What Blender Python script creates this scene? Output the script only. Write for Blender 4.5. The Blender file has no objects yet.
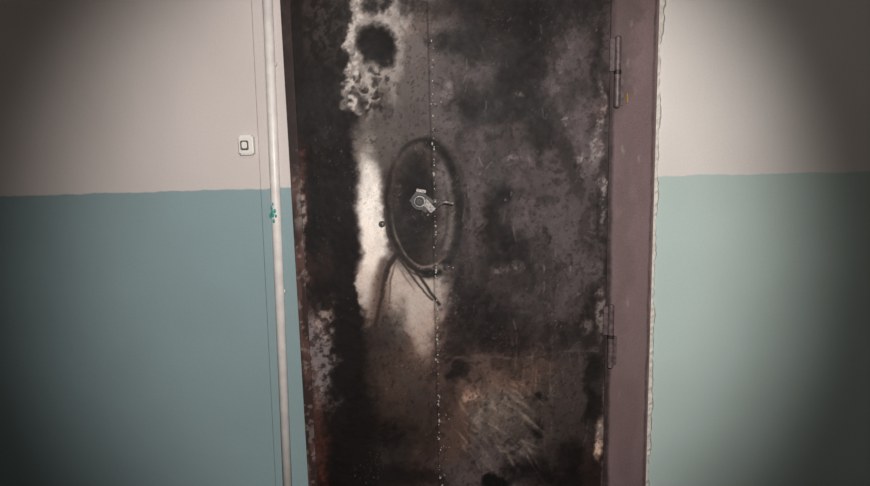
import bpy, bmesh, math, numpy as np
from mathutils import Matrix, Vector, Euler
sc = bpy.context.scene
sc.view_settings.view_transform = 'Standard'
rng = np.random.RandomState(7)

# ------------------------------------------------------------------ camera
F = 576.0
CAM = Vector((0.0, -1.6, 1.35))
R = (Euler((math.radians(90-8), 0, 0)).to_matrix() @ Matrix.Rotation(math.radians(-1.4), 3, 'Z'))
cd = bpy.data.cameras.new("camera"); cam = bpy.data.objects.new("camera", cd)
sc.collection.objects.link(cam)
cd.sensor_width = 36; cd.lens = 36*F/870; cd.clip_start = 0.02
cam.matrix_world = Matrix.Translation(CAM) @ R.to_4x4()
sc.camera = cam

def S(u, v, y=0.0):
    """project image pixel coordinates -> (x, z) in metres on the vertical plane at depth y"""
    d = R @ Vector(((u-435)/F, -(v-243)/F, -1.0))
    t = (y-CAM.y)/d.y
    return (CAM.x+d.x*t, CAM.z+d.z*t)
K = 1.6/F   # metres per image pixel

def lin(c):
    c = np.asarray(c, float)/255.0
    return np.where(c <= 0.04045, c/12.92, ((c+0.055)/1.055)**2.4)

# ------------------------------------------------------------------ materials
def newmat(name):
    m = bpy.data.materials.new(name); m.use_nodes = True
    nt = m.node_tree; b = nt.nodes["Principled BSDF"]
    return m, nt, b
def N(nt, t, **kw):
    n = nt.nodes.new(t)
    for k, v in kw.items():
        if k in n.inputs: n.inputs[k].default_value = v
        else: setattr(n, k, v)
    return n
def mix(nt, fac, a, b, mode='MIX'):
    n = nt.nodes.new("ShaderNodeMix"); n.data_type = 'RGBA'; n.blend_type = mode
    for s, v in ((0, fac), (6, a), (7, b)):
        if isinstance(v, bpy.types.NodeSocket): nt.links.new(v, n.inputs[s])
        else: n.inputs[s].default_value = v
    return n.outputs[2]
def math_(nt, op, a, b=0.0, clamp=False):
    n = nt.nodes.new("ShaderNodeMath"); n.operation = op; n.use_clamp = clamp
    for s, v in ((0, a), (1, b)):
        if isinstance(v, bpy.types.NodeSocket): nt.links.new(v, n.inputs[s])
        else: n.inputs[s].default_value = v
    return n.outputs[0]
def ramp(nt, fac, p0, p1):
    n = nt.nodes.new("ShaderNodeMapRange"); n.clamp = True
    nt.links.new(fac, n.inputs[0]); n.inputs[1].default_value = p0; n.inputs[2].default_value = p1
    return n.outputs[0]
def noise(nt, vec, scale, detail=4, rough=0.55):
    n = N(nt, "ShaderNodeTexNoise"); n.inputs["Scale"].default_value = scale
    n.inputs["Detail"].default_value = detail; n.inputs["Roughness"].default_value = rough
    nt.links.new(vec, n.inputs["Vector"]); return n.outputs[0]
def C(*c):
    l = lin(c); return (l[0], l[1], l[2], 1)
def bump(nt, b, h, strength=0.3, dist=0.002):
    n = N(nt, "ShaderNodeBump"); n.inputs["Strength"].default_value = strength
    n.inputs["Distance"].default_value = dist
    nt.links.new(h, n.inputs["Height"]); nt.links.new(n.outputs[0], b.inputs["Normal"])

TEAL_Z = S(220, 190)[1]
def wall_mat(name, upper, lower, zline):
    m, nt, b = newmat(name)
    geo = N(nt, "ShaderNodeNewGeometry"); pos = geo.outputs["Position"]
    sep = N(nt, "ShaderNodeSeparateXYZ"); nt.links.new(pos, sep.inputs[0])
    n1 = noise(nt, pos, 6, 3); n2 = noise(nt, pos, 60, 5); n3 = noise(nt, pos, 2.0, 2)
    zz = math_(nt, 'ADD', sep.outputs[2], math_(nt, 'MULTIPLY', math_(nt, 'SUBTRACT', n1, 0.5), 0.02))
    zz = math_(nt, 'ADD', zz, math_(nt, 'MULTIPLY', math_(nt, 'SUBTRACT', n2, 0.5), 0.004))
    up = ramp(nt, zz, zline-0.002, zline+0.002)
    col = mix(nt, up, lower, upper)
    col = mix(nt, ramp(nt, n3, 0.35, 0.75), col, mix(nt, 1.0, col, (0.88, 0.87, 0.86, 1), 'MULTIPLY'))
    n5 = noise(nt, pos, 180, 3)
    col = mix(nt, math_(nt, 'MULTIPLY', ramp(nt, n5, 0.4, 0.7), 0.5), col, mix(nt, 1.0, col, (0.9, 0.9, 0.9, 1), 'MULTIPLY'))
    nt.links.new(col, b.inputs["Base Color"])
    b.inputs["Roughness"].default_value = 0.6
    b.inputs["Specular IOR Level"].default_value = 0.2
    n4 = noise(nt, pos, 14, 4, 0.5)
    bump(nt, b, n4, 0.25, 0.006)
    return m
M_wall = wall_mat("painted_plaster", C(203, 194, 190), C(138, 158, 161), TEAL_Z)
M_wall_r = wall_mat("painted_plaster_lit", C(222, 216, 211), C(184, 200, 195), S(680, 176)[1])  # same plaster; stronger light on the right is put into these colours

def simple(name, col, rough=0.5, metal=0.0, nscale=40, var=0.25, bs=0.3, bd=0.001):
    m, nt, b = newmat(name)
    tc = N(nt, "ShaderNodeNewGeometry").outputs["Position"]
    n = noise(nt, tc, nscale, 5, 0.6)
    dark = tuple(c*(1-var*1.6) for c in col[:3])+(1,)
    lt = tuple(min(1, c*(1+var)) for c in col[:3])+(1,)
    nt.links.new(mix(nt, ramp(nt, n, 0.3, 0.7), dark, lt), b.inputs["Base Color"])
    b.inputs["Roughness"].default_value = rough; b.inputs["Metallic"].default_value = metal
    bump(nt, b, n, bs, bd)
    return m
M_white = simple("white_plastic_paint", C(222, 215, 210), 0.4, 0, 30, 0.08)
M_cream = simple("cream_plastic", C(225, 220, 212), 0.35, 0, 90, 0.04)
M_black = simple("black_hole", C(12, 11, 11), 0.6)
M_steel = simple("sooty_steel", C(116, 110, 106), 0.4, 0.3, 160, 0.5)
M_steel_d = simple("burnt_steel", C(46, 40, 38), 0.5, 0.2, 90, 0.4)
M_bead = simple("weld_bead", C(170, 162, 154), 0.4, 0.1, 200, 0.4)
M_hinge = simple("painted_hinge", C(90, 76, 76), 0.45, 0, 90, 0.35)
M_brass = simple("brass", C(165, 130, 60), 0.4, 0.6, 90, 0.2)
M_grey = simple("grey_button", C(90, 88, 88), 0.4)
M_teal = simple("teal_drip", C(60, 150, 142), 0.4)
M_plaster = simple("raw_plaster", C(215, 208, 198), 0.85, 0, 70, 0.15, 0.8, 0.004)
M_floor = simple("concrete_floor", C(110, 104, 98), 0.8, 0, 12, 0.2)
M_ceil = simple("whitewash", C(205, 200, 192), 0.9, 0, 8, 0.05)

# ------------------------------------------------------------------ mesh helpers
def link(o, parent=None):
    sc.collection.objects.link(o)
    if parent: o.parent = parent
    return o
def mesh_obj(name, bm, mat, parent=None, smooth=False):
    me = bpy.data.meshes.new(name); bm.to_mesh(me); bm.free()
    for mm in (mat if isinstance(mat, list) else [mat]): me.materials.append(mm)
    if smooth:
        for p in me.polygons: p.use_smooth = True
    return link(bpy.data.objects.new(name, me), parent)
def add_box(bm, x0, x1, y0, y1, z0, z1, mi=0, bev=0.0):
    r = bmesh.ops.create_cube(bm, size=1)
    for v in r['verts']:
        v.co = Vector(((x0+x1)/2+v.co.x*(x1-x0), (y0+y1)/2+v.co.y*(y1-y0), (z0+z1)/2+v.co.z*(z1-z0)))
    fs = set(f for v in r['verts'] for f in v.link_faces)
    for f in fs: f.material_index = mi
    if bev:
        es = list(set(e for v in r['verts'] for e in v.link_edges))
        rr = bmesh.ops.bevel(bm, geom=es, offset=bev, segments=2, affect='EDGES')
        for f in rr['faces']: f.material_index = mi
def add_cyl(bm, c, axis, r, h, mi=0, seg=32, r2=None):
    q = Vector((0, 0, 1)).rotation_difference(Vector(axis)).to_matrix().to_4x4()
    res = bmesh.ops.create_cone(bm, cap_ends=True, segments=seg, radius1=r, radius2=r if r2 is None else r2,
                                depth=h, matrix=Matrix.Translation(Vector(c)) @ q)
    for f in set(f for v in res['verts'] for f in v.link_faces): f.material_index = mi
def add_sph(bm, c, s, mi=0, sub=2):
    res = bmesh.ops.create_icosphere(bm, subdivisions=sub, radius=1,
          matrix=Matrix.Translation(Vector(c)) @ Matrix.Diagonal((s[0], s[1], s[2], 1)))
    for f in set(f for v in res['verts'] for f in v.link_faces): f.material_index = mi; f.smooth = True

# ------------------------------------------------------------------ numpy noise
LAT = {}
def vn(x, y, seed):
    if seed not in LAT: LAT[seed] = np.random.RandomState(seed).rand(256, 256)
    L = LAT[seed]
    xi = np.floor(x).astype(int); yi = np.floor(y).astype(int)
    fx = x-xi; fy = y-yi; fx = fx*fx*(3-2*fx); fy = fy*fy*(3-2*fy)
    a = L[yi % 256, xi % 256]; b = L[yi % 256, (xi+1) % 256]
    c = L[(yi+1) % 256, xi % 256]; d = L[(yi+1) % 256, (xi+1) % 256]
    return (a*(1-fx)+b*fx)*(1-fy)+(c*(1-fx)+d*fx)*fy
def fbm(x, y, sx, sy, seed, o=4, g=0.55):
    s = 0; a = 1; t = 0
    for i in range(o):
        cs, sn = math.cos(0.6*i+0.3), math.sin(0.6*i+0.3)
        if abs(sx-sy) > 0.4*max(sx, sy): cs, sn = 1.0, 0.0
        xr, yr = x*cs-y*sn, x*sn+y*cs
        s = s+a*vn(xr*sx*2**i+17.3*i, yr*sy*2**i+5.1*i, seed+i); t += a; a *= g
    return s/t
def sst(e0, e1, x):
    t = np.clip((x-e0)/(e1-e0), 0, 1); return t*t*(3-2*t)

# ------------------------------------------------------------------ layout numbers (metres)
LEAF_Y = -0.022
xL_out = S(282, 0)[0]; xL_leaf = S(292, 0)[0]
xR_leaf = S(611, 0, LEAF_Y)[0]; xR_out = S(657, 0)[0]
DOOR_H = 2.03

# ------------------------------------------------------------------ door leaf (soot map)
def build_sheet(name, x0, x1, z0, z1, yf, step, paint, parent, mat, expo=1.0):
    nx = int((x1-x0)/step)+1; nz = int((z1-z0)/step)+1
    X, Z = np.meshgrid(np.linspace(x0, x1, nx), np.linspace(z0, z1, nz))
    col, rough, h = paint(X, Z)
    col = 255*(np.clip(col, 0, 255)/255)**expo
    Y = yf-h
    co = np.stack([X, Y, Z], -1).reshape(-1, 3)
    idx = np.arange(nx*nz).reshape(nz, nx)
    q = np.stack([idx[:-1, :-1], idx[:-1, 1:], idx[1:, 1:], idx[1:, :-1]], -1).reshape(-1, 4)
    me = bpy.data.meshes.new(name)
    me.vertices.add(len(co)); me.vertices.foreach_set("co", co.astype(np.float32).ravel())
    me.loops.add(q.size); me.loops.foreach_set("vertex_index", q.astype(np.int32).ravel())
    me.polygons.add(len(q)); me.polygons.foreach_set("loop_start", np.arange(0, q.size, 4, dtype=np.int32))
    me.update(calc_edges=True)
    me.polygons.foreach_set("use_smooth", np.ones(len(q), bool))
    a = me.color_attributes.new("burn", 'FLOAT_COLOR', 'POINT')
    rgba = np.concatenate([lin(np.clip(col, 0, 255)), rough[..., None]], -1).reshape(-1, 4)
    a.data.foreach_set("color", rgba.astype(np.float32).ravel())
    me.materials.append(mat)
    me.validate()
    return link(bpy.data.objects.new(name, me), parent)

m, nt, b = newmat("scorched_paint")
at = N(nt, "ShaderNodeAttribute"); at.attribute_name = "burn"
pos = N(nt, "ShaderNodeNewGeometry").outputs["Position"]
nf = noise(nt, pos, 260, 4, 0.65); ng = noise(nt, pos, 45, 5, 0.6)
dk = mix(nt, 1.0, at.outputs["Color"], (0.88, 0.87, 0.86, 1), 'MULTIPLY')
lt = mix(nt, 1.0, at.outputs["Color"], (1.1, 1.1, 1.1, 1), 'MULTIPLY')
nt.links.new(mix(nt, ramp(nt, nf, 0.35, 0.65), dk, lt), b.inputs["Base Color"])
nt.links.new(math_(nt, 'ADD', at.outputs["Alpha"], math_(nt, 'MULTIPLY', math_(nt, 'SUBTRACT', ng, 0.5), 0.25), True), b.inputs["Roughness"])
b.inputs["Specular IOR Level"].default_value = 0.22
bump(nt, b, ng, 0.2, 0.003)
M_burn = m

class Chart:
    def __init__(s, X, Z, base, yf):
        s.X, s.Z, s.y = X, Z, yf
        s.wx = X+(fbm(X, Z, 22, 16, 100)-0.5)*0.06+(fbm(X, Z, 90, 70, 110)-0.5)*0.024
        s.wz = Z+(fbm(X, Z, 18, 14, 120)-0.5)*0.07+(fbm(X, Z, 80, 80, 130)-0.5)*0.024
        s.fx = X+(fbm(X, Z, 25, 25, 140)-0.5)*0.007
        s.fz = Z+(fbm(X, Z, 25, 25, 150)-0.5)*0.007
        s.col = np.ones(X.shape+(3,))*np.array(base, float)
        s.h = np.zeros(X.shape); s.r = np.full(X.shape, 0.62)
    def over(s, mk, c):
        mk = np.clip(mk, 0, 1)[..., None]; s.col = s.col*(1-mk)+np.array(c, float)*mk
    def blob(s, u, v, ru, rv, c, a=1.0, ang=0, soft=0.6, br=0.0, warp=1.0, seed=200):
        cx, cz = S(u, v, s.y); rx, rz = ru*K, rv*K
        X = s.X+(s.wx-s.X)*warp; Z = s.Z+(s.wz-s.Z)*warp
        dx, dz = X-cx, Z-cz; t = math.radians(ang)
        ex = (dx*math.cos(t)-dz*math.sin(t))/rx; ez = (dx*math.sin(t)+dz*math.cos(t))/rz
        d = np.sqrt(ex*ex+ez*ez)
        mk = 1-sst(1-soft, 1+soft, d)
        if br:
            if seed not in s.__dict__.setdefault('cache', {}): s.cache[seed] = sst(0.42, 0.58, fbm(s.X, s.Z, 70, 60, seed, 4, 0.65))
            mk = mk*(1-br+br*s.cache[seed])
        s.over(mk*a, c); return mk
    def stroke(s, pts, w, c, a=1.0, soft=0.5, fine=True, br=0.0, h=0.0, w2=None, seed=230, fade=False):
        P = [S(p[0], p[1], s.y) for p in pts]; w = w*K; w2 = w if w2 is None else w2*K
        wm = max(w, w2)*2+0.012
        xs = [p[0] for p in P]; zs = [p[1] for p in P]
        x1 = s.X[0]; z1 = s.Z[:, 0]
        i0, i1 = np.searchsorted(x1, [min(xs)-wm, max(xs)+wm]); j0, j1 = np.searchsorted(z1, [min(zs)-wm, max(zs)+wm])
        if i1 <= i0 or j1 <= j0: return
        sl = (slice(j0, j1), slice(i0, i1))
        X = s.fx[sl] if fine else s.wx[sl]; Z = s.fz[sl] if fine else s.wz[sl]
        best = np.full(X.shape, 9.0); par = np.zeros(X.shape); n = len(P)-1
        for k in range(n):
            ax, az = P[k]; bx, bz = P[k+1]; L2 = (bx-ax)**2+(bz-az)**2+1e-12
            t = np.clip(((X-ax)*(bx-ax)+(Z-az)*(bz-az))/L2, 0, 1)
            ww = w+(w2-w)*((k+t)/n)
            d = np.hypot(X-ax-t*(bx-ax), Z-az-t*(bz-az))/ww
            par = np.where(d < best, (k+t)/n, par); best = np.minimum(best, d)
        mk = 1-sst(1-soft, 1+soft, best)
        if fade: mk = mk*np.sin(np.pi*np.clip(par, 0.02, 0.98))**0.6
        if br:
            nn = fbm(s.X[sl], s.Z[sl], 70, 60, seed, 3, 0.6); mk = mk*(1-br+br*sst(0.42, 0.58, nn))
        mk = mk*a
        s.col[sl] = s.col[sl]*(1-mk[..., None])+np.array(c, float)*mk[..., None]
        if h: s.h[sl] += mk*h

def arc(cu, cv, ru, rv, a0, a1, n=24, tilt=0):
    out = []
    for i in range(n+1):
        t = math.radians(a0+(a1-a0)*i/n); x = ru*math.cos(t); y = -rv*math.sin(t)
        q = math.radians(tilt)
        out.append((cu+x*math.cos(q)-y*math.sin(q), cv+x*math.sin(q)+y*math.cos(q)))
    return out

def paint_door(X, Z):
    c = Chart(X, Z, (84, 75, 75), LEAF_Y)
    n = fbm(c.wx, c.wz, 5, 3.5, 10, 5, 0.55)
    c.over(sst(0.48, 0.64, n)*0.7, (46, 40, 39)); c.over(sst(0.48, 0.32, n)*0.5, (108, 99, 100))
    wx2 = c.wx+(fbm(X, Z, 7, 7, 60)-0.5)*0.25; wz2 = c.wz+(fbm(X, Z, 7, 7, 70)-0.5)*0.25
    n2 = fbm(wx2, wz2, 14, 9, 50, 4, 0.6)
    c.over(sst(0.54, 0.66, n2)*0.5, (36, 31, 30)); c.over(sst(0.42, 0.30, n2)*0.35, (116, 108, 108))
    B = (22, 17, 16); DK = (42, 35, 33); LG = (176, 169, 164); W = (238, 229, 221)
    # left black band
    c.stroke([(330, -60), (332, 120), (336, 250), (343, 380), (350, 520)], 34, B, 0.97, 0.28, False)
    c.blob(322, 22, 26, 40, (88, 82, 80), 0.65, br=0.7)
    c.blob(345, 50, 10, 60, (66, 60, 58), 0.6, br=0.5)
    c.blob(318, 130, 10, 60, (52, 45, 43), 0.6, br=0.7)
    c.blob(345, 180, 8, 60, (44, 37, 35), 0.5, br=0.7)
    c.stroke([(296, 140), (304, 260), (312, 380), (322, 500)], 8, (92, 60, 54), 0.75, 0.6, br=0.5)
    c.blob(322, 430, 10, 50, (88, 60, 54), 0.6, br=0.6)
    c.stroke([(296, -40), (297, 130)], 6, (34, 28, 27), 0.9, 0.5)
    c.blob(301, 225, 5, 55, (170, 160, 155), 0.85, br=0.8, soft=0.4, warp=0.5)
    c.blob(300, 275, 7, 12, (190, 180, 175), 0.8, br=0.6, warp=0.6)
    c.blob(320, 355, 14, 55, (138, 130, 132), 0.9, br=0.6, soft=0.4, ang=-5)
    c.blob(326, 318, 9, 20, (170, 163, 160), 0.75, br=0.8, seed=260)
    c.blob(318, 388, 7, 24, (160, 152, 150), 0.6, br=0.8, seed=260)
    c.blob(315, 300, 12, 12, B, 0.6); c.blob(322, 265, 12, 20, (62, 44, 40), 0.6)
    c.blob(314, 235, 7, 20, B, 0.8)
    # haze right of band
    c.blob(414, 60, 38, 85, (114, 107, 105), 0.85, soft=0.7)
    c.blob(400, 125, 32, 46, (100, 93, 91), 0.8)
    # upper light smear
    c.blob(376, 40, 22, 75, LG, 0.85, soft=0.5, br=0.3)
    c.stroke([(358, 0), (353, 40), (354, 80), (352, 112)], 5, (212, 204, 198), 0.9, 0.6, False, br=0.4)
    c.blob(392, 20, 12, 28, (184, 177, 172), 0.8, br=0.4)
    c.blob(394, 75, 8, 30, (160, 153, 148), 0.7, br=0.5)
    c.blob(372, 90, 14, 24, (184, 176, 170), 0.8, br=0.6, seed=270)
    c.blob(378, 47, 17, 17, B, 1.0, soft=0.25, warp=0.7)
    c.blob(372, 5, 10, 10, B, 0.8, br=0.3); c.blob(388, 8, 5, 8, B, 0.8)
    c.blob(385, 105, 10, 25, DK, 0.5, br=0.6)
    r2 = np.random.RandomState(3)
    for i in range(30):
        u = 353+r2.rand()*34; v = 66+r2.rand()*52
        c.blob(u, v, 1.5+r2.rand()*2.6, 1.5+r2.rand()*3, (45, 38, 36), 0.7, soft=0.6, warp=0.6)
    c.blob(362, 145, 10, 30, (132, 124, 120), 0.85)
    # big pale area
    c.blob(373, 240, 15, 82, W, 0.98, soft=0.38, warp=0.5)
    c.blob(370, 200, 13, 36, (242, 235, 228), 0.9, soft=0.5, warp=0.4)
    c.blob(407, 295, 40, 40, (196, 184, 176), 0.95, soft=0.4, warp=0.7)
    c.blob(424, 328, 17, 36, (182, 169, 161), 0.85, soft=0.55)
    c.blob(367, 300, 8, 30, (208, 198, 191), 0.9, soft=0.5)
    c.blob(384, 342, 14, 34, (54, 47, 44), 0.9, soft=0.7)
    c.stroke([(385, 262), (380, 290), (378, 330)], 5, (80, 70, 66), 0.8, 0.9, w2=11)
    c.stroke([(402, 300), (398, 330), (394, 380)], 5, (106, 96, 90), 0.6, 0.9, w2=14, br=0.4)
    WHITE = sst(120, 190, c.col[..., 0])
    # around ring
    c.blob(446, 200, 30, 62, (88, 80, 79), 0.85, soft=0.5)
    c.blob(412, 150, 32, 34, (94, 88, 86), 0.75, soft=0.6)
    c.blob(424, 205, 38, 65, (90, 81, 78), 0.97, soft=0.16, ang=-4, warp=0.3)
    c.blob(404, 205, 14, 52, (66, 57, 54), 0.75, soft=0.7)
    c.blob(420, 188, 17, 30, B, 0.9, soft=0.7)
    c.blob(414, 234, 15, 30, (26, 21, 20), 0.9, soft=0.7)
    c.blob(426, 252, 12, 12, (74, 64, 58), 0.6, soft=0.7)
    c.blob(446, 172, 9, 26, (124, 117, 117), 0.65)
    c.blob(448, 233, 7, 26, (116, 108, 104), 0.65)
    # wiped ring: thin parallel bristle marks
    c.stroke(arc(424, 206, 37, 66, 60, 300, 36, -3), 2.0, (40, 33, 31), 0.9, 0.8)
    c.stroke(arc(424, 206, 33, 61, 185, 305, 30, -3), 0.9, (180, 170, 162), 0.55, 0.7, fade=True, br=0.3)
    c.stroke(arc(424, 207, 40, 70, 180, 300, 30, -3), 0.9, (70, 60, 56), 0.85, 0.7)
    c.stroke(arc(424, 207, 30, 57, 150, 290, 30, -3), 1.2, (40, 34, 32), 0.6, 0.9, fade=True)
    c.stroke(arc(428, 208, 32, 66, -100, 85, 30, -3), 4.5, (24, 20, 19), 0.92, 0.8, br=0.15)
    c.stroke(arc(430, 208, 38, 70, -60, 60, 24, -3), 2.0, (40, 34, 33), 0.6, 0.9, fade=True)
    c.stroke(arc(422, 206, 26, 56, -75, 30, 24, -3), 1.6, (48, 42, 40), 0.5, 0.9, fade=True)
    c.stroke([(386, 280), (390, 266), (398, 254), (407, 260), (414, 268), (422, 280), (430, 292), (439, 304)], 1.6, (52, 43, 39), 0.9, 0.6)
    c.stroke([(402, 262), (408, 270), (416, 282), (424, 292), (432, 300)], 1.0, (60, 50, 46), 0.85, 0.6)
    c.stroke([(398, 266), (406, 278), (416, 292)], 0.8, (110, 98, 92), 0.6, 0.7, fade=True)
    c.stroke([(398, 252), (390, 262), (385, 276), (382, 295), (375, 325)], 1.8, (60, 50, 46), 0.85, 0.7)
    c.stroke([(396, 262), (391, 280), (389, 305)], 0.9, (90, 80, 75), 0.7, 0.6, fade=True)
    c.blob(384, 150, 12, 20, (98, 90, 86), 0.7)
    c.blob(440, 268, 14, 4, (190, 182, 175), 0.5, br=0.8, warp=0.4)
    # right half blotches
    for u, v, a, bb, al in [(452, 42, 22, 12, .9), (505, 20, 22, 16, .6), (528, 36, 15, 60, .9), (475, 22, 14, 26, .7),
                            (500, 108, 40, 14, .9), (512, 85, 14, 26, .8), (470, 130, 14, 18, .4), (540, 110, 12, 22, .6),
                            (545, 8, 30, 20, .7), (592, 14, 18, 26, .6), (470, 2, 40, 10, .7), (415, 4, 14, 8, .6),
                            (500, 190, 9, 17, .9), (488, 208, 8, 24, .5), (538, 150, 5, 9, .9), (545, 127, 9, 20, .5),
                            (507, 245, 7, 22, .85), (492, 262, 12, 7, .5), (520, 250, 5, 12, .5), (482, 318, 32, 30, .85),
                            (505, 338, 28, 24, .8), (456, 348, 22, 22, .5), (600, 80, 7, 60, .7),
                            (570, 225, 20, 60, .2), (605, 240, 6, 80, .7), (545, 322, 32, 22, .4), (592, 310, 12, 26, .7)]:
        c.blob(u, v, a, bb, B, al, soft=0.65, br=0.35, seed=200+int(u) % 3*10)
    for u, v, a, bb, al in [(562, 70, 16, 40, .5), (590, 140, 14, 36, .65), (576, 122, 8, 12, .65), (480, 70, 24, 12, .5),
                            (515, 165, 24, 16, .55), (562, 240, 26, 55, .5), (475, 170, 12, 40, .5), (575, 50, 10, 24, .5),
                            (530, 215, 20, 18, .5), (445, 105, 12, 30, .5), (472, 240, 10, 40, .45)]:
        c.blob(u, v, a, bb, (118, 109, 112), al, soft=0.8, br=0.4)
    for u, v, a, bb, al in [(596, 150, 6, 16, .8), (582, 158, 5, 6, .7), (566, 118, 5, 5, .6), (601, 120, 3, 40, .7),
                            (604, 205, 3, 24, .7), (603, 185, 5, 6, .8), (500, 271, 8, 3, .5), (516, 266, 6, 4, .6), (508, 158, 12, 3, .5),
                            (518, 95, 5, 3, .7), (446, 92, 6, 10, .4), (601, 315, 4, 26, .7), (588, 325, 6, 8, .5)]:
        c.blob(u, v, a, bb, (166, 156, 154), al, soft=0.5, br=0.7, warp=0.5)
    r3 = np.random.RandomState(11)
    for i in range(38):
        u = 450+r3.rand()*150; v = 20+r3.rand()*260; L = 4+r3.rand()**2*26
        c.stroke([(u, v), (u+r3.randn()*2.0, v+L*.5), (u+r3.randn()*2.0, v+L)], 0.6+r3.rand()**2*3.5, (28, 23, 22), 0.2+0.45*r3.rand(), 0.9, False, w2=1.0+r3.rand()*2, br=0.4)
    for i in range(40):
        u = 450+r3.rand()*150; v = 20+r3.rand()*300; L = 2+r3.rand()*12
        c.stroke([(u, v), (u+r3.randn()*2, v+L)], 0.6, (150, 142, 140), 0.15+0.35*r3.rand(), 0.8, h=0.0003)
    # lower part
    c.blob(395, 420, 45, 60, (60, 53, 50), 0.8); c.blob(402, 378, 28, 30, (80, 71, 66), 0.6)
    c.blob(392, 432, 22, 20, B, 0.85, br=0.4); c.blob(360, 400, 16, 80, B, 0.85); c.blob(405, 475, 30, 12, B, 0.6)
    c.blob(375, 375, 12, 30, (80, 72, 68), 0.5)
    c.blob(512, 400, 64, 44, (92, 82, 76), 0.7, soft=0.6, br=0.3)
    c.blob(498, 408, 30, 26, (126, 115, 106), 0.6, soft=0.8, br=0.5, ang=20)
    c.blob(560, 430, 36, 50, (74, 66, 63), 0.65); c.blob(575, 380, 26, 30, (88, 80, 77), 0.5, br=0.4)
    c.blob(452, 430, 12, 50, (88, 79, 75), 0.6, br=0.5)
    for u, v, a, bb in [(541, 396, 8, 6), (537, 428, 7, 12), (490, 405, 5, 4), (524, 468, 22, 14), (570, 460, 14, 20),
                        (592, 400, 8, 22), (462, 374, 14, 8), (596, 366, 10, 14), (560, 478, 24, 10)]:
        c.blob(u, v, a, bb, B, 0.85, soft=0.6, br=0.2)
    c.blob(495, 484, 15, 10, (14, 11, 10), 0.97, soft=0.3, warp=0.5)
    c.stroke([(446, 358), (480, 356), (520, 359), (545, 354)], 1.2, (140, 130, 124), 0.3, 0.8, br=0.7)
    c.stroke([(560, 352), (580, 350), (598, 351)], 1.0, (140, 130, 124), 0.3, 0.8, br=0.7)
    for i in range(80):
        u = 450+r3.rand()*70; v = 374+r3.rand()*76; L = 10+r3.rand()*34; an = math.radians(18+r3.rand()*40)
        c.stroke([(u, v), (u+L*math.cos(an)*.5, v+L*math.sin(an)*.55), (u+L*math.cos(an), v+L*math.sin(an)*1.1)], 0.5+r3.rand()*1.3,
                 (172, 159, 147), 0.12+0.32*r3.rand(), 1.0, br=0.5, fade=True)
    for i in range(34):
        u = 500+r3.rand()*90; v = 365+r3.rand()*90; L = 14+r3.rand()*30; an = math.radians(-70-r3.rand()*30)
        c.stroke([(u, v), (u+L*math.cos(an), v+L*math.sin(an))], 0.8, (144, 134, 128), 0.1+0.26*r3.rand(), 0.9, br=0.5, fade=True)
    c.blob(472, 396, 8, 5, (186, 174, 164), 0.75, br=0.4); c.blob(494, 404, 7, 3, (176, 165, 155), 0.6, br=0.4)
    c.blob(478, 420, 5, 9, (165, 153, 143), 0.5, br=0.5, ang=30)
    c.blob(599, 440, 5, 22, (205, 198, 192), 0.95, soft=0.3, br=0.4, warp=0.5)
    c.stroke([(605, 380), (603, 500)], 2.5, (150, 142, 138), 0.5, 0.6, br=0.7)
    n5 = fbm(X, Z, 200, 180, 300, 2, 0.5); reg = fbm(X, Z, 12, 9, 310, 3)
    c.over(sst(0.76, 0.84, n5)*sst(0.5, 0.62, reg)*0.4, (150, 142, 136))
    n6 = fbm(X, Z, 130, 110, 320, 3, 0.5)
    c.over(sst(0.62, 0.76, n6)*0.3*(1-0.85*WHITE), (22, 18, 17))
    c.over((fbm(X, Z, 45, 22, 330, 4, 0.6)-0.5)*0.6*(1-0.5*WHITE), (20, 16, 15))
    # rust-brown warmth, patchy
    rt = sst(0.45, 0.65, fbm(X, Z, 6, 5, 400, 4))*0.9+0.25
    low = sst(S(435, 250)[1], S(435, 420)[1], Z)
    rt = (rt*(0.5+0.5*low)*(1-0.7*WHITE))[..., None]
    c.col = c.col*(1-rt)+c.col*np.array((1.07, 0.97, 0.92))*rt
    xs = S(436, 300, LEAF_Y)[0]
    c.h += 0.0012*np.exp(-((X-xs)/0.003)**2)
    c.over(0.3*np.exp(-((X-xs+0.004)/0.0025)**2), (24, 20, 19))
    c.h += (fbm(X, Z, 10, 8, 340)-0.5)*0.004+(fbm(X, Z, 70, 60, 350)-0.5)*0.0008
    c.r = 0.5+0.3*fbm(X, Z, 14, 10, 360)
    return c.col, c.r, c.h

door = bpy.data.objects.new("door_1", None); sc.collection.objects.link(door)
build_sheet("leaf_face", xL_leaf, xR_leaf, 0.012, DOOR_H, LEAF_Y, 0.0022, paint_door, door, M_burn, 1.18)
bm = bmesh.new(); add_box(bm, xL_leaf, xR_leaf, LEAF_Y+0.003, 0.03, 0.012, DOOR_H, bev=0.001)
mesh_obj("leaf_core", bm, M_steel_d, door)

# seam weld beads
bm = bmesh.new(); r4 = np.random.RandomState(5)
def bead(u, v, s, el=1.0):
    x, z = S(u, v, LEAF_Y); add_sph(bm, (x, LEAF_Y-0.001, z), (s, s*0.7, s*el), 0, 1)
for i in range(80):
    v = 40+r4.rand()**0.8*450
    bead(432+(v-60)*0.019+r4.randn()*0.8, v, 0.0008+r4.rand()**2*0.0028, 1+r4.rand()*1.5)
for v in range(70, 486, 11):
    bead(432+(v-60)*0.019, v+r4.randn()*3, 0.0011+r4.rand()*0.0015, 1.3)
for i in range(6): bead(444+r4.randn()*8, 268+r4.randn()*1.5, 0.0010+r4.rand()*0.0012)
for i in range(22): bead(436+abs(r4.randn())*8, 400+r4.rand()*90, 0.0007+r4.rand()*0.0012, 1.5)
for u, v in [(435, 104), (441, 102), (431, 104), (428, 215), (433, 60), (436, 232)]: bead(u, v, 0.0030, 0.9)
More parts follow.
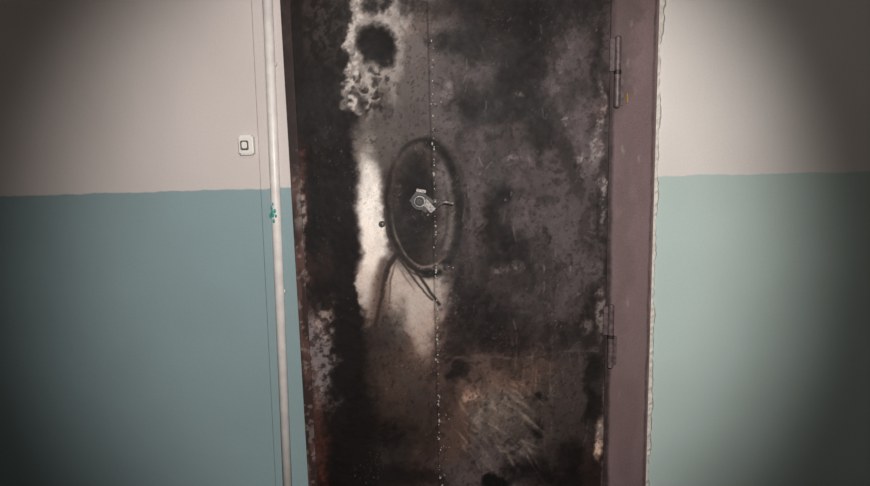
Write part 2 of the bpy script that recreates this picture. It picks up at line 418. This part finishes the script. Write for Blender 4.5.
mesh_obj("seam_weld_beads", bm, M_bead, door)

# lock
lx, lz = S(420, 201, LEAF_Y)
bm = bmesh.new()
add_cyl(bm, (lx, LEAF_Y-0.003, lz), (0, -1, 0), 0.024, 0.010, 1)
add_cyl(bm, (lx, LEAF_Y-0.013, lz), (0, -1, 0), 0.0175, 0.018, 0, r2=0.0155)
add_cyl(bm, (lx-0.001, LEAF_Y-0.0225, lz), (0, -1, 0), 0.0125, 0.003, 2)
add_cyl(bm, (lx-0.001, LEAF_Y-0.024, lz), (0, -1, 0), 0.0075, 0.003, 1)
add_box(bm, lx-0.002, lx, LEAF_Y-0.0265, LEAF_Y-0.0245, lz-0.004, lz+0.004, 2)
def plate(cx, cz, w, h, ang, y, mi):
    k0 = set(bm.verts); add_box(bm, -w, w, -0.0015, 0.0015, -h, h, mi, 0.0008)
    Mx = Matrix.Translation((cx, y, cz)) @ Matrix.Rotation(math.radians(ang), 4, 'Y')
    for v in bm.verts:
        if v not in k0: v.co = Mx @ v.co
plate(lx+0.005, lz+0.000, 0.028, 0.020, 38, LEAF_Y-0.004, 1)
plate(lx+0.023, lz-0.013, 0.009, 0.019, -42, LEAF_Y-0.009, 0)
plate(lx+0.004, lz+0.028, 0.013, 0.004, 12, LEAF_Y-0.008, 0)
mesh_obj("lock", bm, [M_steel, M_steel_d, M_black], door)
cu = bpy.data.curves.new("lever_handle", 'CURVE'); cu.dimensions = '3D'; cu.bevel_depth = 0.0055; cu.bevel_resolution = 4; cu.use_fill_caps = True
sp = cu.splines.new('BEZIER'); pts = [S(436, 208, LEAF_Y), S(443, 202, LEAF_Y), S(453, 203, LEAF_Y)]
ys = [LEAF_Y-0.002, LEAF_Y-0.016, LEAF_Y-0.014]
sp.bezier_points.add(2)
for p, (x, z), y in zip(sp.bezier_points, pts, ys):
    p.co = (x, y, z); p.handle_left_type = p.handle_right_type = 'AUTO'
cu.materials.append(M_steel); link(bpy.data.objects.new("lever_handle", cu), door)
bm = bmesh.new(); kx, kz = S(382, 224, LEAF_Y)
add_cyl(bm, (kx, LEAF_Y-0.002, kz), (0, -1, 0), 0.009, 0.006, 0, 20)
add_sph(bm, (kx+0.002, LEAF_Y-0.006, kz), (0.006, 0.004, 0.006), 1)
mesh_obj("bolt_rosette", bm, [M_steel_d, M_steel], door)
bm = bmesh.new()
for u, v in [(500, 268), (512, 265), (524, 268), (505, 200), (537, 152)]:
    x, z = S(u, v, LEAF_Y); add_cyl(bm, (x, LEAF_Y-0.001, z), (0.1, -1, 0.1), 0.004, 0.008, 0, 12)
mesh_obj("burnt_screws", bm, M_steel_d, door)
def hinge(nm, u, v0, v1):
    bm = bmesh.new(); x, za = S(u, v0, -0.03); _, zb = S(u, v1, -0.03); h = za-zb; zc = (za+zb)/2
    add_cyl(bm, (x, -0.033, zc+h*0.26), (0, 0, 1), 0.0085, h*0.46, 0, 24)
    add_cyl(bm, (x, -0.033, zc-h*0.26), (0, 0, 1), 0.0085, h*0.46, 0, 24)
    add_cyl(bm, (x, -0.033, zc), (0, 0, 1), 0.0095, h*0.05, 1, 24)
    add_sph(bm, (x, -0.033, zc+h/2), (0.0085, 0.0085, 0.006), 0)
    add_sph(bm, (x, -0.033, zc-h/2), (0.0085, 0.0085, 0.006), 0)
    add_box(bm, x-0.003, x+0.020, -0.026, -0.018, zc-h*0.49, zc-h*0.02, 0, 0.001)
    add_box(bm, x-0.020, x+0.003, -0.030, -0.022, zc+h*0.02, zc+h*0.49, 0, 0.001)
    mesh_obj(nm, bm, [M_hinge, M_steel_d], door)
hinge("hinge_upper", 618, 38, 106); hinge("hinge_lower", 611, 306, 366)
bm = bmesh.new(); x, z = S(627, 98, -0.02); add_box(bm, x-0.002, x+0.002, -0.024, -0.017, z-0.012, z+0.012, 0, 0.001)
mesh_obj("brass_pin", bm, M_brass, door)

# ------------------------------------------------------------------ door frame
def paint_frame_r(X, Z):
    c = Chart(X, Z, (116, 98, 98), -0.018)
    n = fbm(X, Z, 8, 3, 20, 4); c.over(sst(0.5, 0.7, n)*0.4, (98, 80, 80))
    c.stroke([(612, -50), (608, 200), (604, 500)], 4, (48, 40, 39), 0.9, 0.6, br=0.2)
    c.blob(626, 20, 12, 50, (88, 74, 73), 0.7); c.blob(622, 230, 8, 120, (100, 84, 84), 0.5)
    c.blob(618, 85, 8, 30, (70, 60, 58), 0.5, br=0.4)
    for u, v in [(632, 25), (628, 64), (640, 160), (622, 150), (630, 300), (618, 395), (634, 92)]:
        c.blob(u, v, 1.3, 4, (150, 138, 134), 0.5, br=0.5, warp=0.4)
    c.stroke([(657, -50), (650, 240), (643, 500)], 1.2, (78, 64, 64), 0.9, 0.6, br=0.3)
    c.h += (fbm(X, Z, 30, 20, 370)-0.5)*0.001
    return c.col, 0.5+0*X, c.h
def paint_frame_l(X, Z):
    c = Chart(X, Z, (84, 60, 56), -0.018)
    c.over(sst(0.42, 0.58, fbm(X, Z, 30, 10, 30, 4))*0.8, (46, 35, 33))
    c.over(sst(0.58, 0.68, fbm(X, Z, 80, 50, 40, 4))*0.5, (140, 130, 124))
    c.blob(288, 40, 12, 130, (42, 34, 32), 0.8, soft=0.3); c.blob(300, 210, 8, 20, (150, 142, 138), 0.6, br=0.7)
    return c.col, 0.55+0*X, c.h
frame = bpy.data.objects.new("door_frame", None); sc.collection.objects.link(frame)
build_sheet("jamb_face_right", xR_leaf+0.003, xR_out, 0, DOOR_H+0.05, -0.0185, 0.0025, paint_frame_r, frame, M_burn)
build_sheet("jamb_face_left", xL_out, xL_leaf-0.002, 0, DOOR_H+0.05, -0.0185, 0.0025, paint_frame_l, frame, M_burn)
bm = bmesh.new()
add_box(bm, xR_leaf+0.003, xR_out, -0.0175, 0.15, 0, DOOR_H+0.05)
add_box(bm, xL_out, xL_leaf-0.002, -0.0175, 0.15, 0, DOOR_H+0.05)
add_box(bm, xL_out, xR_out, -0.0175, 0.15, DOOR_H+0.004, DOOR_H+0.05)
add_box(bm, xL_leaf-0.002, xR_leaf+0.003, 0.032, 0.15, 0, 0.03)
mesh_obj("jamb_profiles", bm, M_hinge, frame)

# ------------------------------------------------------------------ walls
WX = 2.4; H = 2.6; OPZ = DOOR_H+0.05
bm = bmesh.new()
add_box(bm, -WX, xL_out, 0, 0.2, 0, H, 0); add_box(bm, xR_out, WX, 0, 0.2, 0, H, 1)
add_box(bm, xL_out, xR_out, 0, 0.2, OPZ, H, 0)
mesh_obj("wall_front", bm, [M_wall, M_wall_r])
bm = bmesh.new(); add_box(bm, -WX-0.15, -WX, -2.8, 0.2, 0, H); mesh_obj("wall_left", bm, M_wall)
bm = bmesh.new(); add_box(bm, WX, WX+0.15, -2.8, 0.2, 0, H); mesh_obj("wall_right", bm, M_wall)
bm = bmesh.new(); add_box(bm, -WX, WX, -2.95, -2.8, 0, H); mesh_obj("wall_back", bm, M_wall)
bm = bmesh.new(); add_box(bm, -WX-0.15, WX+0.15, -2.95, 0.2, -0.1, 0); mesh_obj("floor", bm, M_floor)
bm = bmesh.new(); add_box(bm, -WX-0.15, WX+0.15, -2.95, 0.2, H, H+0.1); mesh_obj("ceiling", bm, M_ceil)

def fillet(name, x, side, w, proud, seed, mat):
    r = np.random.RandomState(seed); bm = bmesh.new(); prev = None; z = 0.0
    while z < DOOR_H+0.05:
        a = x; wv = w*(0.5+0.9*float(vn(np.array(z*22), np.array(0.5), seed))+0.25*r.rand())
        vs = [bm.verts.new((a-side*0.003*r.rand(), -proud, z)), bm.verts.new((a+side*wv*0.6, -proud*(0.7+0.3*r.rand()), z)),
              bm.verts.new((a+side*wv, 0.001, z)), bm.verts.new((a, 0.001, z))]
        if prev:
            for i in range(4):
                bm.faces.new((prev[i], prev[(i+1) % 4], vs[(i+1) % 4], vs[i]))
        prev = vs; z += 0.009
    bmesh.ops.recalc_face_normals(bm, faces=bm.faces)
    return mesh_obj(name, bm, mat)
fillet("plaster_fillet", xR_out, 1, 0.018, 0.014, 5, M_plaster)

# batten + conduit on left (not quite plumb)
zt = S(260, 0)[1]; zb = S(280, 486)[1]
def lean(o, amt):
    for v in o.data.vertices: v.co.x -= amt*(zt-v.co.z)/(zt-zb)
bx0, bx1 = S(253, 0)[0], S(262, 0)[0]
bm = bmesh.new(); add_box(bm, bx0, bx1+0.004, -0.016, 0.001, 0, H, 0, 0.002); lean(mesh_obj("trim_1", bm, M_wall), 0.022)
cx0 = S(267, 0, -0.018)[0]
bm = bmesh.new(); add_cyl(bm, (cx0, -0.012, H/2), (0, 0, 1), 0.0135, H, 0, 32)
for z in (0.35, 1.0, 1.62, 2.2):
    add_box(bm, cx0-0.0155, cx0+0.0155, -0.014, 0.0, z-0.006, z+0.006, 0, 0.002)
o = mesh_obj("cable_conduit", bm, M_white); lean(o, 0.030)
for p in o.data.polygons: p.use_smooth = abs(p.normal.z) < .5 and len(p.vertices) == 4
bm = bmesh.new()
for u, v, s in [(273, 214, .010), (272, 208, .007), (274, 221, .006), (270, 216, .007), (276, 216, .005), (273, 204, .004), (275, 211, .006)]:
    x, z = S(u, v, -0.024); xc = cx0-0.030*(zt-z)/(zt-zb)
    yy = -0.012-math.sqrt(max(0, 0.0135**2-min(0.0125, abs(x-xc))**2))
    add_sph(bm, (x, yy, z), (s*0.6, 0.002, s))
mesh_obj("paint_splash", bm, M_teal)

# doorbell
bell = bpy.data.objects.new("doorbell", None); sc.collection.objects.link(bell)
x, z = S(246, 145, -0.02)
bm = bmesh.new(); add_box(bm, x-0.020, x+0.020, -0.024, 0.001, z-0.026, z+0.026, 0, 0.004); mesh_obj("housing", bm, M_cream, bell)
bm = bmesh.new(); add_box(bm, x-0.014, x+0.008, -0.027, -0.022, z-0.014, z+0.012, 0, 0.002)
mesh_obj("bezel", bm, M_grey, bell)
bm = bmesh.new(); add_box(bm, x-0.009, x+0.005, -0.031, -0.026, z-0.009, z+0.008, 0, 0.002)
mesh_obj("push_button", bm, M_cream, bell)

# ------------------------------------------------------------------ lights
bm = bmesh.new(); add_cyl(bm, (0.2, -2.2, H-0.01), (0, 0, 1), 0.13, 0.02, 0, 40); add_sph(bm, (0.2, -2.2, H-0.02), (0.11, 0.11, 0.07), 1, 3)  # added fill fitting with glowing dome, unseen behind the camera
m, nt, b = newmat("fill_glow"); b.inputs["Emission Color"].default_value = (1, 0.9, 0.78, 1); b.inputs["Emission Strength"].default_value = 5
mesh_obj("fill_fitting", bm, [M_cream, m])
ld = bpy.data.lights.new("fill_light", 'AREA'); ld.energy = 6; ld.size = 0.3; ld.color = (1, .94, .88)  # added area fill below the fitting
lo = link(bpy.data.objects.new("fill_light", ld)); lo.location = (0.2, -2.2, H-0.12)
lo.rotation_euler = (math.radians(25), 0, 0)
sd = bpy.data.lights.new("falloff_spot", 'SPOT'); sd.energy = 110; sd.spot_size = math.radians(75); sd.spot_blend = 0.6  # added spot, cone shaped so the wall darkens towards both sides
sd.shadow_soft_size = 0.03; sd.color = (1, .96, .93)
so = link(bpy.data.objects.new("falloff_spot", sd)); so.location = (0.10, -1.62, 1.52)
tgt = Vector((0.0, 0, 1.15)); so.rotation_euler = (tgt-so.location).to_track_quat('-Z', 'Y').to_euler()
w = bpy.data.worlds.new("world"); sc.world = w; w.use_nodes = True
w.node_tree.nodes["Background"].inputs[0].default_value = (0.05, 0.05, 0.05, 1)
